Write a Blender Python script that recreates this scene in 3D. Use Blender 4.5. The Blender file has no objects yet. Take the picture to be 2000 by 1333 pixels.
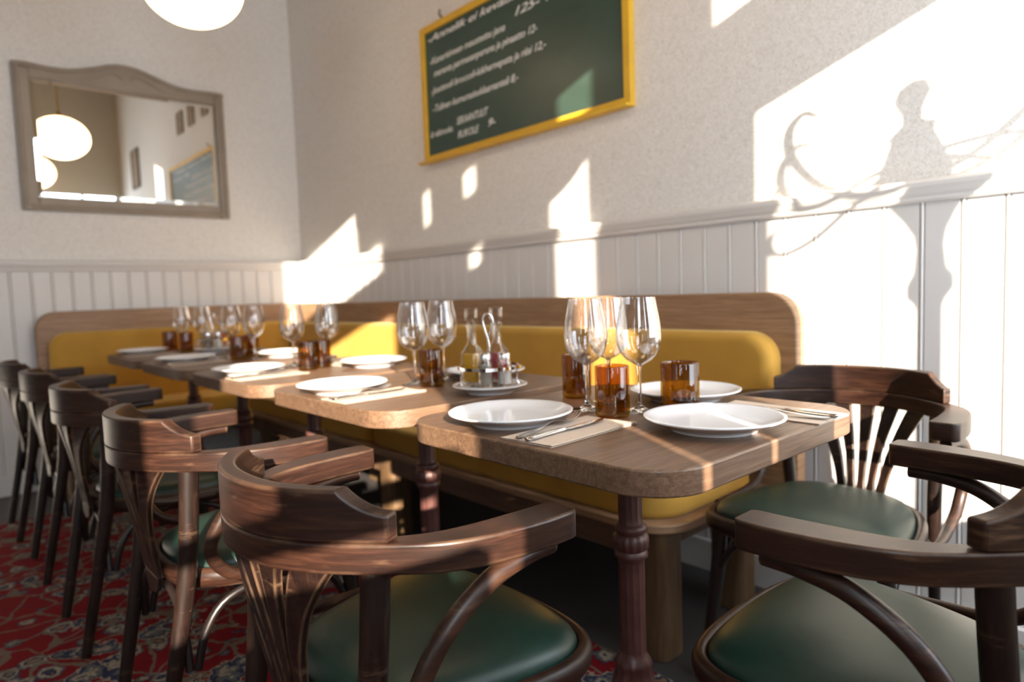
import bpy, bmesh, math, random
from mathutils import Vector, Matrix
random.seed(7)
PI = math.pi
S = bpy.context.scene
COL = S.collection

# ------------------------------------------------------------------ camera
cam_d = bpy.data.cameras.new('camera'); cam = bpy.data.objects.new('camera', cam_d); COL.objects.link(cam)
cam_d.sensor_width = 36.0; cam_d.lens = 23.52; cam_d.clip_start = 0.02
R = ((0.66831796, 0.03156736, -0.74320563), (0.74307890, -0.07456237, 0.66503699), (-0.03442171, -0.99671659, -0.07328841))
M = Matrix(((R[0][0], -R[0][1], -R[0][2], 0), (R[1][0], -R[1][1], -R[1][2], 0), (R[2][0], -R[2][1], -R[2][2], 1.0), (0, 0, 0, 1)))
cam.matrix_world = M
cam_d.dof.use_dof = True; cam_d.dof.focus_distance = 1.02; cam_d.dof.aperture_fstop = 2.8
S.camera = cam

# ------------------------------------------------------------------ world, sun, exposure
w = bpy.data.worlds.new('sky'); S.world = w; w.use_nodes = True
bg = w.node_tree.nodes['Background']; bg.inputs['Color'].default_value = (0.80, 0.90, 1.0, 1); bg.inputs['Strength'].default_value = 10.5
sun_d = bpy.data.lights.new('sun', 'SUN'); sun_d.energy = 24.0; sun_d.angle = math.radians(0.55); sun_d.color = (1.0, 0.88, 0.72)
sun = bpy.data.objects.new('sun', sun_d); COL.objects.link(sun)
SUN = Vector((-1.0, 0.547, -0.345)).normalized()
sun.rotation_euler = SUN.to_track_quat('-Z', 'Y').to_euler(); sun.location = (6, -3, 5)

def portal(name, loc, rot, sx, sy):
    d = bpy.data.lights.new(name, 'AREA'); d.shape = 'RECTANGLE'; d.size = sx; d.size_y = sy
    o = bpy.data.objects.new(name, d); COL.objects.link(o); o.location = loc; o.rotation_euler = rot
    d.cycles.is_portal = True
    return o
XW = 0.5          # wall with the sunny windows
YB = -3.6         # wall behind the camera
portal('portal_sunny_end', (XW + 0.16, 1.55, 1.85), (0, PI / 2, 0), 2.3, 0.9)
portal('portal_sunny_mid', (XW + 0.16, -0.44, 1.85), (0, PI / 2, 0), 2.3, 0.75)
portal('portal_side', (XW + 0.16, -3.05, 1.85), (0, PI / 2, 0), 2.4, 0.9)

S.view_settings.view_transform = 'Standard'; S.view_settings.look = 'None'
S.view_settings.gamma = 1.0; S.view_settings.use_curve_mapping = False
S.view_settings.exposure = 0.0
cy = S.cycles
cy.use_denoising = True
cy.max_bounces = 10; cy.diffuse_bounces = 5; cy.glossy_bounces = 4; cy.transmission_bounces = 8; cy.transparent_max_bounces = 24
cy.sample_clamp_indirect = 8.0; cy.caustics_reflective = False; cy.caustics_refractive = False

# ------------------------------------------------------------------ materials
def mat(name):
    m = bpy.data.materials.new(name); m.use_nodes = True
    nt = m.node_tree; b = nt.nodes['Principled BSDF']
    return m, nt, b
def nd(nt, t, **kw):
    n = nt.nodes.new(t)
    for k, v in kw.items(): setattr(n, k, v)
    return n
def coords(nt, scale, kind='Object', rot=(0, 0, 0)):
    tc = nd(nt, 'ShaderNodeTexCoord'); mp = nd(nt, 'ShaderNodeMapping')
    mp.inputs['Scale'].default_value = scale; mp.inputs['Rotation'].default_value = rot
    nt.links.new(tc.outputs[kind], mp.inputs['Vector']); return mp.outputs['Vector']
def noise(nt, vec, scale=1, detail=4, rough=.55, dist=0.0):
    n = nd(nt, 'ShaderNodeTexNoise'); n.inputs['Scale'].default_value = scale; n.inputs['Detail'].default_value = detail
    n.inputs['Roughness'].default_value = rough; n.inputs['Distortion'].default_value = dist
    if vec is not None: nt.links.new(vec, n.inputs['Vector'])
    return n
def ramp(nt, fac, stops):
    r = nd(nt, 'ShaderNodeValToRGB'); e = r.color_ramp.elements
    while len(e) < len(stops): e.new(0.5)
    for i, (p, c) in enumerate(stops):
        e[i].position = p; e[i].color = (*c, 1) if len(c) == 3 else c
    nt.links.new(fac, r.inputs['Fac']); return r.outputs['Color']
def mixc(nt, a, b, fac, mode='MIX'):
    m = nd(nt, 'ShaderNodeMix', data_type='RGBA', blend_type=mode)
    for sock, v in ((m.inputs['Factor'], fac), (m.inputs['A'], a), (m.inputs['B'], b)):
        if hasattr(v, 'links'): nt.links.new(v, sock)
        elif isinstance(v, (int, float)): sock.default_value = v
        else: sock.default_value = (*v, 1)
    return m.outputs['Result']
def mathn(nt, op, a, b=None):
    m = nd(nt, 'ShaderNodeMath', operation=op)
    for i, v in enumerate((a, b)):
        if v is None: continue
        if hasattr(v, 'links'): nt.links.new(v, m.inputs[i])
        else: m.inputs[i].default_value = v
    return m.outputs[0]
def bump(nt, b, h, strength=.3, dist=.002):
    n = nd(nt, 'ShaderNodeBump'); n.inputs['Strength'].default_value = strength; n.inputs['Distance'].default_value = dist
    nt.links.new(h, n.inputs['Height']); nt.links.new(n.outputs['Normal'], b.inputs['Normal'])
def plain(name, col, rough=.5, metal=0.0, var=0.0, vs=20, spec=.5, coat=0.0):
    m, nt, b = mat(name)
    if var:
        n = noise(nt, coords(nt, (vs,) * 3), 1, 4)
        c = ramp(nt, n.outputs['Fac'], [(0.3, tuple(x * (1 - var) for x in col)), (0.7, tuple(min(1, x * (1 + var)) for x in col))])
        nt.links.new(c, b.inputs['Base Color'])
    else: b.inputs['Base Color'].default_value = (*col, 1)
    b.inputs['Roughness'].default_value = rough; b.inputs['Metallic'].default_value = metal
    b.inputs['Specular IOR Level'].default_value = spec; b.inputs['Coat Weight'].default_value = coat
    return m
def wood(name, dark, mid, light, scale, rough=.4, coat=0.0, wear=None, bmp=.15, ring=0.0):
    m, nt, b = mat(name)
    v = coords(nt, scale)
    n1 = noise(nt, v, 1.0, 8, .62, .9)
    n2 = noise(nt, coords(nt, (3, 3, 3)), 1.0, 3)
    c = ramp(nt, n1.outputs['Fac'], [(0.30, dark), (0.5, mid), (0.72, light)])
    c = mixc(nt, c, mid, mathn(nt, 'MULTIPLY', n2.outputs['Fac'], .5))
    fine = noise(nt, coords(nt, tuple(s * 3.5 for s in scale)), 1.0, 3)
    c = mixc(nt, c, ramp(nt, fine.outputs['Fac'], [(0.35, (.55, .5, .45)), (0.55, (1, 1, 1))]), .55, 'MULTIPLY')
    if wear:
        bv = nd(nt, 'ShaderNodeBevel', samples=4); bv.inputs['Radius'].default_value = .006
        ge = nd(nt, 'ShaderNodeNewGeometry')
        vm = nd(nt, 'ShaderNodeVectorMath', operation='DOT_PRODUCT')
        nt.links.new(bv.outputs['Normal'], vm.inputs[0]); nt.links.new(ge.outputs['Normal'], vm.inputs[1])
        d = mathn(nt, 'SUBTRACT', 1.0, vm.outputs['Value'])
        d = mathn(nt, 'MULTIPLY', d, 9.0)
        wn = noise(nt, coords(nt, (14, 14, 14)), 1, 5)
        k = nd(nt, 'ShaderNodeMapRange'); k.inputs['From Min'].default_value = .40; k.inputs['From Max'].default_value = .62
        nt.links.new(wn.outputs['Fac'], k.inputs['Value'])
        f = mathn(nt, 'MULTIPLY', d, k.outputs['Result'])
        f = mathn(nt, 'MINIMUM', f, .75)
        sn = noise(nt, coords(nt, (6, 6, 40)), 1, 6, .7)
        sf = nd(nt, 'ShaderNodeMapRange'); sf.inputs['From Min'].default_value = .60; sf.inputs['From Max'].default_value = .74; sf.inputs['To Max'].default_value = .5
        nt.links.new(sn.outputs['Fac'], sf.inputs['Value'])
        c = mixc(nt, c, wear, mathn(nt, 'MAXIMUM', f, sf.outputs['Result']))
    nt.links.new(c, b.inputs['Base Color'])
    rr = nd(nt, 'ShaderNodeMapRange'); rr.inputs['To Min'].default_value = rough - .07; rr.inputs['To Max'].default_value = rough + .12
    nt.links.new(n2.outputs['Fac'], rr.inputs['Value']); nt.links.new(rr.outputs['Result'], b.inputs['Roughness'])
    b.inputs['Coat Weight'].default_value = coat; b.inputs['Coat Roughness'].default_value = .25
    b.inputs['Specular IOR Level'].default_value = .36 if wear else .45
    bump(nt, b, n1.outputs['Fac'], bmp, .001)
    return m

# dark stained beech of the chairs
CHD, CHM, CHL, CHW = (.0065, .0026, .0018), (.024, .0092, .0055), (.060, .024, .013), (.20, .115, .065)
M_chair = wood('dark_stained_beech', CHD, CHM, CHL, (9, 9, 110), .38, .10, CHW, .12)
M_chairv = wood('dark_stained_beech_upright', (.004, .0019, .0015), (.011, .005, .0036), (.030, .013, .008), (90, 90, 9), .38, .10, CHW, .12)
M_leg = plain('black_brown_lacquer', (.010, .006, .005), .35, 0, .3, 9, .5, .1)
OD, OM, OL = (.080, .042, .023), (.155, .088, .051), (.245, .148, .090)
M_table = wood('oak_tabletop', OD, OM, OL, (85, 4.0, 85), .42, .1, None, .25)
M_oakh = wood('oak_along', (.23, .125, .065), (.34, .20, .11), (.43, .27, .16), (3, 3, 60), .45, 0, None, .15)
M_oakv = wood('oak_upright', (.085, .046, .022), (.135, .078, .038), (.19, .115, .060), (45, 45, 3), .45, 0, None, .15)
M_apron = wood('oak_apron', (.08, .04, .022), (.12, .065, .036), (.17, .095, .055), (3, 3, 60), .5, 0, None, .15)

# mustard velvet
M_velvet, nt, b = mat('mustard_velvet')
n = noise(nt, coords(nt, (260, 260, 260)), 1, 2); n2 = noise(nt, coords(nt, (5, 5, 5)), 1, 3)
c = ramp(nt, n2.outputs['Fac'], [(.3, (.43, .228, .030)), (.7, (.52, .282, .040))]); nt.links.new(c, b.inputs['Base Color'])
b.inputs['Roughness'].default_value = .85; b.inputs['Sheen Weight'].default_value = .6; b.inputs['Sheen Roughness'].default_value = .4
b.inputs['Sheen Tint'].default_value = (1, .8, .35, 1); bump(nt, b, n.outputs['Fac'], .25, .001)

# green leather
M_leather, nt, b = mat('green_leatherette')
vo = nd(nt, 'ShaderNodeTexVoronoi'); vo.feature = 'DISTANCE_TO_EDGE'; vo.inputs['Scale'].default_value = 1
nt.links.new(coords(nt, (330, 330, 330)), vo.inputs['Vector'])
n2 = noise(nt, coords(nt, (7, 7, 7)), 1, 5)
c = ramp(nt, n2.outputs['Fac'], [(.3, (.006, .021, .015)), (.7, (.011, .036, .026))]); nt.links.new(c, b.inputs['Base Color'])
b.inputs['Roughness'].default_value = .40
bump(nt, b, vo.outputs['Distance'], .22, .0006)

# wallpaper: fine worm-like relief
M_wall, nt, b = mat('wallpaper')
v = coords(nt, (1, 1, 1)); n = noise(nt, v, 85, 2, .5, 1.5)
r = mathn(nt, 'ABSOLUTE', mathn(nt, 'SUBTRACT', n.outputs['Fac'], .5))
c = ramp(nt, r, [(0.0, (.60, .56, .50)), (.03, (.70, .67, .62)), (.06, (.81, .785, .75))]); nt.links.new(c, b.inputs['Base Color'])
b.inputs['Roughness'].default_value = .8; bump(nt, b, r, .15, .002)
M_panel = plain('painted_panelling', (.70, .675, .65), .42, 0, .02, 3)
M_ceil = plain('ceiling_paint', (.36, .27, .19), .9, 0, .03, 2)
M_floor = plain('grey_floor', (.055, .050, .050), .55, 0, .15, 6)
M_outer = plain('wall_paint', (.46, .42, .35), .85, 0, .03, 3)

# rug
M_rug, nt, b = mat('persian_rug')
vec = coords(nt, (1, 1, 1))
dn = noise(nt, vec, 9, 2); 
va = nd(nt, 'ShaderNodeVectorMath', operation='MULTIPLY_ADD'); nt.links.new(dn.outputs['Color'], va.inputs[0]); va.inputs[1].default_value = (.075, .075, 0); nt.links.new(vec, va.inputs[2])
def voro(scale, feat='F1'):
    q = nd(nt, 'ShaderNodeTexVoronoi'); q.feature = feat; q.inputs['Scale'].default_value = scale; nt.links.new(va.outputs[0], q.inputs['Vector']); return q
v1 = voro(4.2); v2 = voro(13); v3 = voro(12)
ve = voro(8.5, 'DISTANCE_TO_EDGE')
fine = noise(nt, vec, 55, 2)
jit = mathn(nt, 'MULTIPLY', mathn(nt, 'SUBTRACT', fine.outputs['Fac'], .5), .30)
petal = mathn(nt, 'ADD', mathn(nt, 'ADD', v1.outputs['Distance'], mathn(nt, 'MULTIPLY', v2.outputs['Distance'], .45)), jit)
small = mathn(nt, 'ADD', v3.outputs['Distance'], jit)
def cramp(fac, st):
    c_ = ramp(nt, fac, st); c_.node.color_ramp.interpolation = 'CONSTANT'; return c_
RED = (.20, .010, .014); NAVY = (.035, .04, .075); CREAM = (.34, .28, .21); GREY = (.12, .12, .12)
base = cramp(petal, [(0.0, CREAM), (.14, (.20, .03, .03)), (.22, NAVY), (.32, CREAM), (.38, GREY), (.45, NAVY), (.52, CREAM), (.56, RED)])
sm = cramp(small, [(0, (.26, .15, .08)), (.14, NAVY), (.25, CREAM), (.34, GREY), (.40, NAVY), (.43, RED)])
msk2 = nd(nt, 'ShaderNodeMath', operation='GREATER_THAN'); nt.links.new(petal, msk2.inputs[0]); msk2.inputs[1].default_value = .56
c = mixc(nt, base, sm, msk2.outputs[0])
vine = nd(nt, 'ShaderNodeMath', operation='LESS_THAN'); nt.links.new(mathn(nt, 'ADD', ve.outputs['Distance'], mathn(nt, 'MULTIPLY', jit, .25)), vine.inputs[0]); vine.inputs[1].default_value = .035
c = mixc(nt, c, (.17, .15, .11), mathn(nt, 'MULTIPLY', vine.outputs[0], mathn(nt, 'MULTIPLY', msk2.outputs[0], .85)))
pile = noise(nt, coords(nt, (300, 300, 300)), 1, 2)
c = mixc(nt, c, ramp(nt, pile.outputs['Fac'], [(.3, (.6, .6, .6)), (.7, (1, 1, 1))]), .8, 'MULTIPLY')
nt.links.new(c, b.inputs['Base Color']); b.inputs['Roughness'].default_value = .95; b.inputs['Specular IOR Level'].default_value = .1
bump(nt, b, pile.outputs['Fac'], .5, .003)

M_iron = plain('maroon_cast_iron', (.085, .034, .028), .42, .1, .25, 30)
M_porc = plain('white_porcelain', (.86, .87, .89), .12, 0, 0, 1, .5, .3)
M_steel = plain('polished_steel', (.74, .74, .76), .22, 1.0)
M_chrome = plain('chrome', (.78, .78, .80), .08, 1.0)
M_brass = plain('brass', (.55, .36, .12), .25, 1.0)
M_napkin = plain('napkin_paper', (.62, .50, .40), .9, 0, .04, 200)
M_yellow = plain('yellow_painted_wood', (.72, .42, .025), .45, 0, .08, 12)
M_taupe = plain('taupe_painted_wood', (.31, .255, .20), .5, 0, .08, 10)
M_black = plain('black_plastic', (.02, .02, .02), .35)
M_salt = plain('white_salt', (.85, .85, .84), .9)
M_pepper = plain('ground_pepper', (.30, .26, .22), .9, 0, .3, 900)
M_picture = plain('faded_print', (.33, .24, .17), .6, 0, .3, 30)
M_mirror = plain('silvered_glass', (.92, .94, .93), .015, 1.0)
M_chalk = plain('chalk', (.88, .88, .86), .95)
# chalkboard
M_board, nt, b = mat('green_chalkboard')
n = noise(nt, coords(nt, (1.5, 3, 4)), 1, 5, .6, 1.0)
c = ramp(nt, n.outputs['Fac'], [(.35, (.026, .056, .042)), (.75, (.044, .084, .066))]); nt.links.new(c, b.inputs['Base Color']); b.inputs['Roughness'].default_value = .38
# opal lamp glass (lit)
M_opal, nt, b = mat('lit_opal_glass')
b.inputs['Base Color'].default_value = (.9, .85, .78, 1); b.inputs['Emission Color'].default_value = (1.0, .66, .36, 1); b.inputs['Emission Strength'].default_value = 6.5
b.inputs['Roughness'].default_value = .2

def thin_glass(name, tint=(1, 1, 1), base_refl=.10, rough=0.0, edge=.55):
    m = bpy.data.materials.new(name); m.use_nodes = True; nt = m.node_tree
    for x in list(nt.nodes): nt.nodes.remove(x)
    out = nd(nt, 'ShaderNodeOutputMaterial'); tr = nd(nt, 'ShaderNodeBsdfTransparent'); gl = nd(nt, 'ShaderNodeBsdfGlossy')
    tr.inputs['Color'].default_value = (*tint, 1); gl.inputs['Roughness'].default_value = rough
    lw = nd(nt, 'ShaderNodeLayerWeight'); lw.inputs['Blend'].default_value = .25
    f = nd(nt, 'ShaderNodeMapRange'); f.inputs['To Min'].default_value = base_refl * .5; f.inputs['To Max'].default_value = edge
    nt.links.new(lw.outputs['Facing'], f.inputs['Value'])
    mx = nd(nt, 'ShaderNodeMixShader'); nt.links.new(f.outputs['Result'], mx.inputs['Fac']); nt.links.new(tr.outputs[0], mx.inputs[1]); nt.links.new(gl.outputs[0], mx.inputs[2])
    nt.links.new(mx.outputs[0], out.inputs['Surface']); return m
M_glass = thin_glass('clear_wine_glass', (.99, .99, .995), .13, .0, .9)
M_amber = thin_glass('amber_bottle_glass', (.69, .50, .14), .10, .03, .26)
M_jar = thin_glass('clear_jar_glass', (.98, .985, .985), .06, .02, .75)
def liquid(name, col):
    m, nt, b = mat(name); b.inputs['Base Color'].default_value = (*col, 1); b.inputs['Transmission Weight'].default_value = .25; b.inputs['Roughness'].default_value = .15; b.inputs['IOR'].default_value = 1.1
    return m
M_oil = liquid('olive_oil', (.74, .37, .006)); M_vin = liquid('red_vinegar', (.42, .02, .04))
M_stem, nt, b = mat('solid_clear_glass'); b.inputs['Base Color'].default_value = (.98, .98, 1, 1); b.inputs['Transmission Weight'].default_value = 1.0; b.inputs['Roughness'].default_value = 0.0; b.inputs['IOR'].default_value = 1.45

# ------------------------------------------------------------------ mesh helpers
def mobj(name, verts, faces, m, parent=None, smooth=False, bevel=0.0, seg=2, angle=35, subsurf=0):
    me = bpy.data.meshes.new(name); me.from_pydata([tuple(v) for v in verts], [], faces); me.validate(); 
    bm = bmesh.new(); bm.from_mesh(me); bmesh.ops.recalc_face_normals(bm, faces=bm.faces); bm.to_mesh(me); bm.free()
    me.materials.append(m)
    if smooth: me.polygons.foreach_set('use_smooth', [True] * len(me.polygons))
    o = bpy.data.objects.new(name, me); COL.objects.link(o)
    if parent is not None: o.parent = parent
    if bevel:
        bv = o.modifiers.new('edge', 'BEVEL'); bv.width = bevel; bv.segments = seg; bv.limit_method = 'ANGLE'; bv.angle_limit = math.radians(angle)
        bv.harden_normals = False
        if seg > 1: me.polygons.foreach_set('use_smooth', [True] * len(me.polygons)); 
    if subsurf:
        sb = o.modifiers.new('sub', 'SUBSURF'); sb.levels = subsurf; sb.render_levels = subsurf
    if smooth or (bevel and seg > 1):
        try:
            me.set_sharp_from_angle(angle=math.radians(50))
        except Exception: pass
    return o
def join(*vf):
    V, F = [], []
    for v, f in vf:
        k = len(V); V += list(v); F += [tuple(i + k for i in q) for q in f]
    return V, F
def box(x0, x1, y0, y1, z0, z1):
    v = [(x, y, z) for x in (x0, x1) for y in (y0, y1) for z in (z0, z1)]
    return v, [(0, 1, 3, 2), (4, 6, 7, 5), (0, 4, 5, 1), (2, 3, 7, 6), (0, 2, 6, 4), (1, 5, 7, 3)]
def prism(outline, z0, z1, f=lambda a, b, c: (a, b, c)):
    n = len(outline); V = [f(a, b, z0) for a, b in outline] + [f(a, b, z1) for a, b in outline]
    F = [(i, (i + 1) % n, n + (i + 1) % n, n + i) for i in range(n)] + [tuple(range(n))[::-1], tuple(range(n, 2 * n))]
    return V, F
def rrect(x0, x1, y0, y1, r, n=10):
    """r: one radius or four (x0y0, x1y0, x1y1, x0y1)"""
    if not isinstance(r, (tuple, list)): r = (r,) * 4
    P = []
    for (cx, cy, a0, q) in ((x0 + r[0], y0 + r[0], PI, r[0]), (x1 - r[1], y0 + r[1], 1.5 * PI, r[1]), (x1 - r[2], y1 - r[2], 0, r[2]), (x0 + r[3], y1 - r[3], .5 * PI, r[3])):
        if q < 1e-5: P.append((cx, cy)); continue
        for i in range(n + 1): a = a0 + .5 * PI * i / n; P.append((cx + q * math.cos(a), cy + q * math.sin(a)))
    return P
def lathe(prof, n=40, mod=None):
    V, F = [], []; m = len(prof)
    for r, z in prof:
        for i in range(n):
            a = 2 * PI * i / n; rr = r if mod is None else mod(r, a, z); V.append((rr * math.cos(a), rr * math.sin(a), z))
    for j in range(m - 1):
        for i in range(n): F.append((j * n + i, j * n + (i + 1) % n, (j + 1) * n + (i + 1) % n, (j + 1) * n + i))
    if prof[0][0] < 1e-4: pass
    return V, F
def cap(vf, n, first=True, last=True):
    V, F = vf; F = list(F)
    if first: F.append(tuple(range(n))[::-1])
    if last: F.append(tuple(range(len(V) - n, len(V))))
    return V, F
def catmull(P, n=8, closed=False):
    P = [Vector(p) for p in P]; out = []; N = len(P)
    rng = range(N) if closed else range(N - 1)
    for i in rng:
        if closed: a, b_, c_, d = P[(i - 1) % N], P[i], P[(i + 1) % N], P[(i + 2) % N]
        else: a, b_, c_, d = P[max(i - 1, 0)], P[i], P[i + 1], P[min(i + 2, N - 1)]
        for k in range(n):
            t = k / n; out.append(.5 * ((2 * b_) + (c_ - a) * t + (2 * a - 5 * b_ + 4 * c_ - d) * t * t + (-a + 3 * b_ - 3 * c_ + d) * t ** 3))
    if not closed: out.append(P[-1])
    return out
def tube(path, rad, n=12, closed=False, flat=1.0, up=None):
    P = [Vector(p) for p in path]; N = len(P)
    if not isinstance(rad, (list, tuple)): rad = [rad] * N
    elif len(rad) != N:
        rr = []
        for i in range(N):
            t = i / (N - 1) * (len(rad) - 1); k = min(int(t), len(rad) - 2); rr.append(rad[k] + (rad[k + 1] - rad[k]) * (t - k))
        rad = rr
    V, F = [], []; prev = None
    for i in range(N):
        if closed: T = (P[(i + 1) % N] - P[i - 1]).normalized()
        else: T = (P[min(i + 1, N - 1)] - P[max(i - 1, 0)]).normalized()
        if prev is None:
            ref = Vector(up) if up else (Vector((0, 0, 1)) if abs(T.z) < .9 else Vector((0, 1, 0)))
            A = (ref - T * ref.dot(T)).normalized()
        else: A = (prev - T * prev.dot(T)).normalized()
        prev = A; B = T.cross(A)
        for k in range(n):
            a = 2 * PI * k / n; V.append(P[i] + A * math.cos(a) * rad[i] + B * math.sin(a) * rad[i] * flat)
    for i in range(N if closed else N - 1):
        j = (i + 1) % N
        for k in range(n): F.append((i * n + k, i * n + (k + 1) % n, j * n + (k + 1) % n, j * n + k))
    if not closed: F += [tuple(range(n))[::-1], tuple(range((N - 1) * n, N * n))]
    return V, F
def band(outer, inner, z0, z1):
    """solid strip between two plan curves; z0/z1 numbers or lists per station"""
    N = len(outer); f = lambda z, i: z[i] if isinstance(z, (list, tuple)) else z
    V = []
    for i in range(N): V += [(*outer[i], f(z0, i)), (*outer[i], f(z1, i)), (*inner[i], f(z1, i)), (*inner[i], f(z0, i))]
    F = []
    for i in range(N - 1):
        a, b_ = 4 * i, 4 * i + 4
        for k in range(4): F.append((a + k, a + (k + 1) % 4, b_ + (k + 1) % 4, b_ + k))
    F += [(0, 1, 2, 3), tuple(4 * (N - 1) + k for k in (3, 2, 1, 0))]
    return V, F
def at(vf, x=0, y=0, z=0, rz=0, rx=0):
    m = Matrix.Translation((x, y, z)) @ Matrix.Rotation(rz, 4, 'Z') @ Matrix.Rotation(rx, 4, 'X')
    return [m @ Vector(v) for v in vf[0]], vf[1]

def tag(o, label, cat, group=None, kind=None):
    if label: o['label'] = label
    if cat: o['category'] = cat
    if group: o['group'] = group
    if kind: o['kind'] = kind
    return o
def thing(name, label, cat, loc=(0, 0, 0), rz=0, group=None):
    o = bpy.data.objects.new(name, None); COL.objects.link(o); o.empty_display_size = .1
    o.location = loc; o.rotation_euler = (0, 0, rz); return tag(o, label, cat, group)
def struct(name, vf, m, **kw):
    o = mobj(name, vf[0], vf[1], m, **kw); o['kind'] = 'structure'; return o
def copy_tree(src, parent=None):
    c = src.copy(); COL.objects.link(c)
    if parent is not None: c.parent = parent
    for ch in src.children: copy_tree(ch, c)
    return c
USED = {}
def place(src, label, loc, rz=0, group=None, scale=None):
    """first call moves the source itself, later calls copy it"""
    if src.name not in USED: USED[src.name] = 1; o = src
    else: o = copy_tree(src)
    o.location = loc; o.rotation_euler = (0, 0, rz); o['label'] = label
    if group: o['group'] = group
    if scale: o.scale = scale
    return o

# ------------------------------------------------------------------ room shell
XL, YR, ZC = -4.48, 2.06, 3.85      # mirror wall, chalkboard wall, ceiling
struct('floor', box(XL - .15, XW + .15, YB - .15, YR + .15, -.12, 0), M_floor)
struct('ceiling', box(XL - .15, XW + .15, YB - .15, YR + .15, ZC, ZC + .12), M_ceil)
struct('wall_left', box(XL - .15, XL, YB, YR + .15, 0, ZC), M_wall)
struct('wall_right', box(XL, XW + .15, YR, YR + .15, 0, ZC), M_wall)
def holed(u0, u1, v0, v1, holes, f):
    us = sorted({u0, u1, *[h[0] for h in holes], *[h[1] for h in holes]}); vs = sorted({v0, v1, *[h[2] for h in holes], *[h[3] for h in holes]})
    parts = []
    for a, b_ in zip(us, us[1:]):
        run = None
        for c_, d in zip(vs, vs[1:]):
            mu, mv = (a + b_) / 2, (c_ + d) / 2
            if any(h[0] < mu < h[1] and h[2] < mv < h[3] for h in holes):
                if run: parts.append(f(a, b_, *run)); run = None
            else: run = (run[0], d) if run else (c_, d)
        if run: parts.append(f(a, b_, *run))
    return join(*parts)
T_ = .02
holes = [(-.77, -.05, .98, 2.15), (-3.5, -2.75, .9, 2.3), (-.79, -.24, 2.48, 2.95), (-.24, -.09, 2.48, 2.66), (1.18, 1.98, .70, 2.10), (1.10, 1.25, 2.46, 3.0),
         (.67, .79, 1.0, 2.38), (.69, .80, 2.49, 2.64), (.35, .40, 2.54, 2.66), (.16, .19, 2.55, 2.73), (.35, .40, 2.17, 2.25),  # slits and small openings added in the unseen pier to shape sun spots
         (.242, .272, 1.06, 1.4), (.438, .466, 1.06, 1.4)]
struct('wall_window', holed(YB, YR, 0, ZC, holes, lambda a, b_, c_, d: box(XW, XW + T_, a, b_, c_, d)), M_outer)
def win(n, y0, y1, z0, z1, bars, posts):
    pr = [box(XW + .01, XW + .05, y0, y1, z - .012, z + .03) for z in bars] + [box(XW + .01, XW + .05, y - .012, y + .012, z0, z1) for y in posts]
    struct('window_%d' % n, join(*pr), M_panel)
win(1, -.77, -.05, .98, 2.15, (1.16,), ())
struct('window_2', join(box(XW + .01, XW + .05, -.50, -.13, .98, 1.085), box(XW + .01, XW + .05, -.40, -.10, 1.145, 1.235)), M_panel)  # added unseen blocks in the opening, keep sun off the near chair
struct('wall_back', box(XL, XW, YB - .06, YB, 0, ZC), M_outer)
win(3, -3.5, -2.75, .9, 2.3, (1.75,), (-3.12,))  # added window out of view, lets in fill light

# tongue-and-groove panelling with a bead between the boards
def panel_profile(u0, u1, phase, pitch=.0945):
    P = []; u = u0 + phase
    P.append((u0, 0))
    while u < u1 - .02:
        P += [(u - .0075, 0), (u - .0055, .006), (u - .0035, 0), (u + .0005, -.0015), (u + .0045, 0), (u + .0065, .006), (u + .0085, 0)]
        u += pitch
    P.append((u1, 0)); return P
pr = panel_profile(XL + .03, XW, .062)
V, F = [], []
for u, d in pr: V += [(u, 2.03 + d, .0), (u, 2.03 + d, 1.235)]
for i in range(len(pr) - 1): F.append((2 * i, 2 * i + 1, 2 * i + 3, 2 * i + 2))
k = len(V); V += [(XL + .03, YR, 0), (XL + .03, YR, 1.235), (XW, YR, 1.235), (XW, YR, 0)]; n_ = len(pr) * 2
F += [(k, k + 1, 1, 0), (k + 3, k + 2, n_ - 1, n_ - 2), (k, k + 1, k + 2, k + 3)]
struct('trim_1', (V, F), M_panel)
pr = panel_profile(YB, 2.03, .035)
V, F = [], []
for u, d in pr: V += [(XL + .03 - d, u, .0), (XL + .03 - d, u, 1.235)]
for i in range(len(pr) - 1): F.append((2 * i, 2 * i + 1, 2 * i + 3, 2 * i + 2))
k = len(V); V += [(XL, YB, 0), (XL, YB, 1.235), (XL, 2.03, 1.235), (XL, 2.03, 0)]; n_ = len(pr) * 2
F += [(k, k + 1, 1, 0), (k + 3, k + 2, n_ - 1, n_ - 2), (k, k + 1, k + 2, k + 3)]
struct('trim_2', (V, F), M_panel)
# dado rails: moulded section (d = distance out from plaster, z)
rail = [(0, 1.200), (.040, 1.200), (.046, 1.206), (.046, 1.214), (.052, 1.222), (.056, 1.232), (.060, 1.240), (.060, 1.250), (.052, 1.257), (.03, 1.262), (0, 1.262)]
def railrun(a, b_, f):
    n = len(rail); V = [f(a, d, z) for d, z in rail] + [f(b_, d, z) for d, z in rail]
    return V, [(i, (i + 1) % n, n + (i + 1) % n, n + i) for i in range(n)] + [tuple(range(n)), tuple(range(n, 2 * n))[::-1]]
struct('trim_3', railrun(XL, XW, lambda u, d, z: (u, YR - d, z)), M_panel)
struct('trim_4', railrun(YB, YR, lambda u, d, z: (XL + d, u, z)), M_panel)
struct('baseboard_right', box(XL + .05, XW, 2.012, 2.03, 0, .11), M_panel, bevel=.004)
struct('baseboard_left', box(XL + .03, XL + .048, YB, 2.012, 0, .11), M_panel, bevel=.004)

# ------------------------------------------------------------------ rug
rug = mobj('rug', *prism(rrect(-3.86, .35, -2.6, 1.36, .01, 2), .0005, .0080), M_rug)
tag(rug, 'large red patterned rug with cream and navy flowers under the chairs', 'rug')

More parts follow.
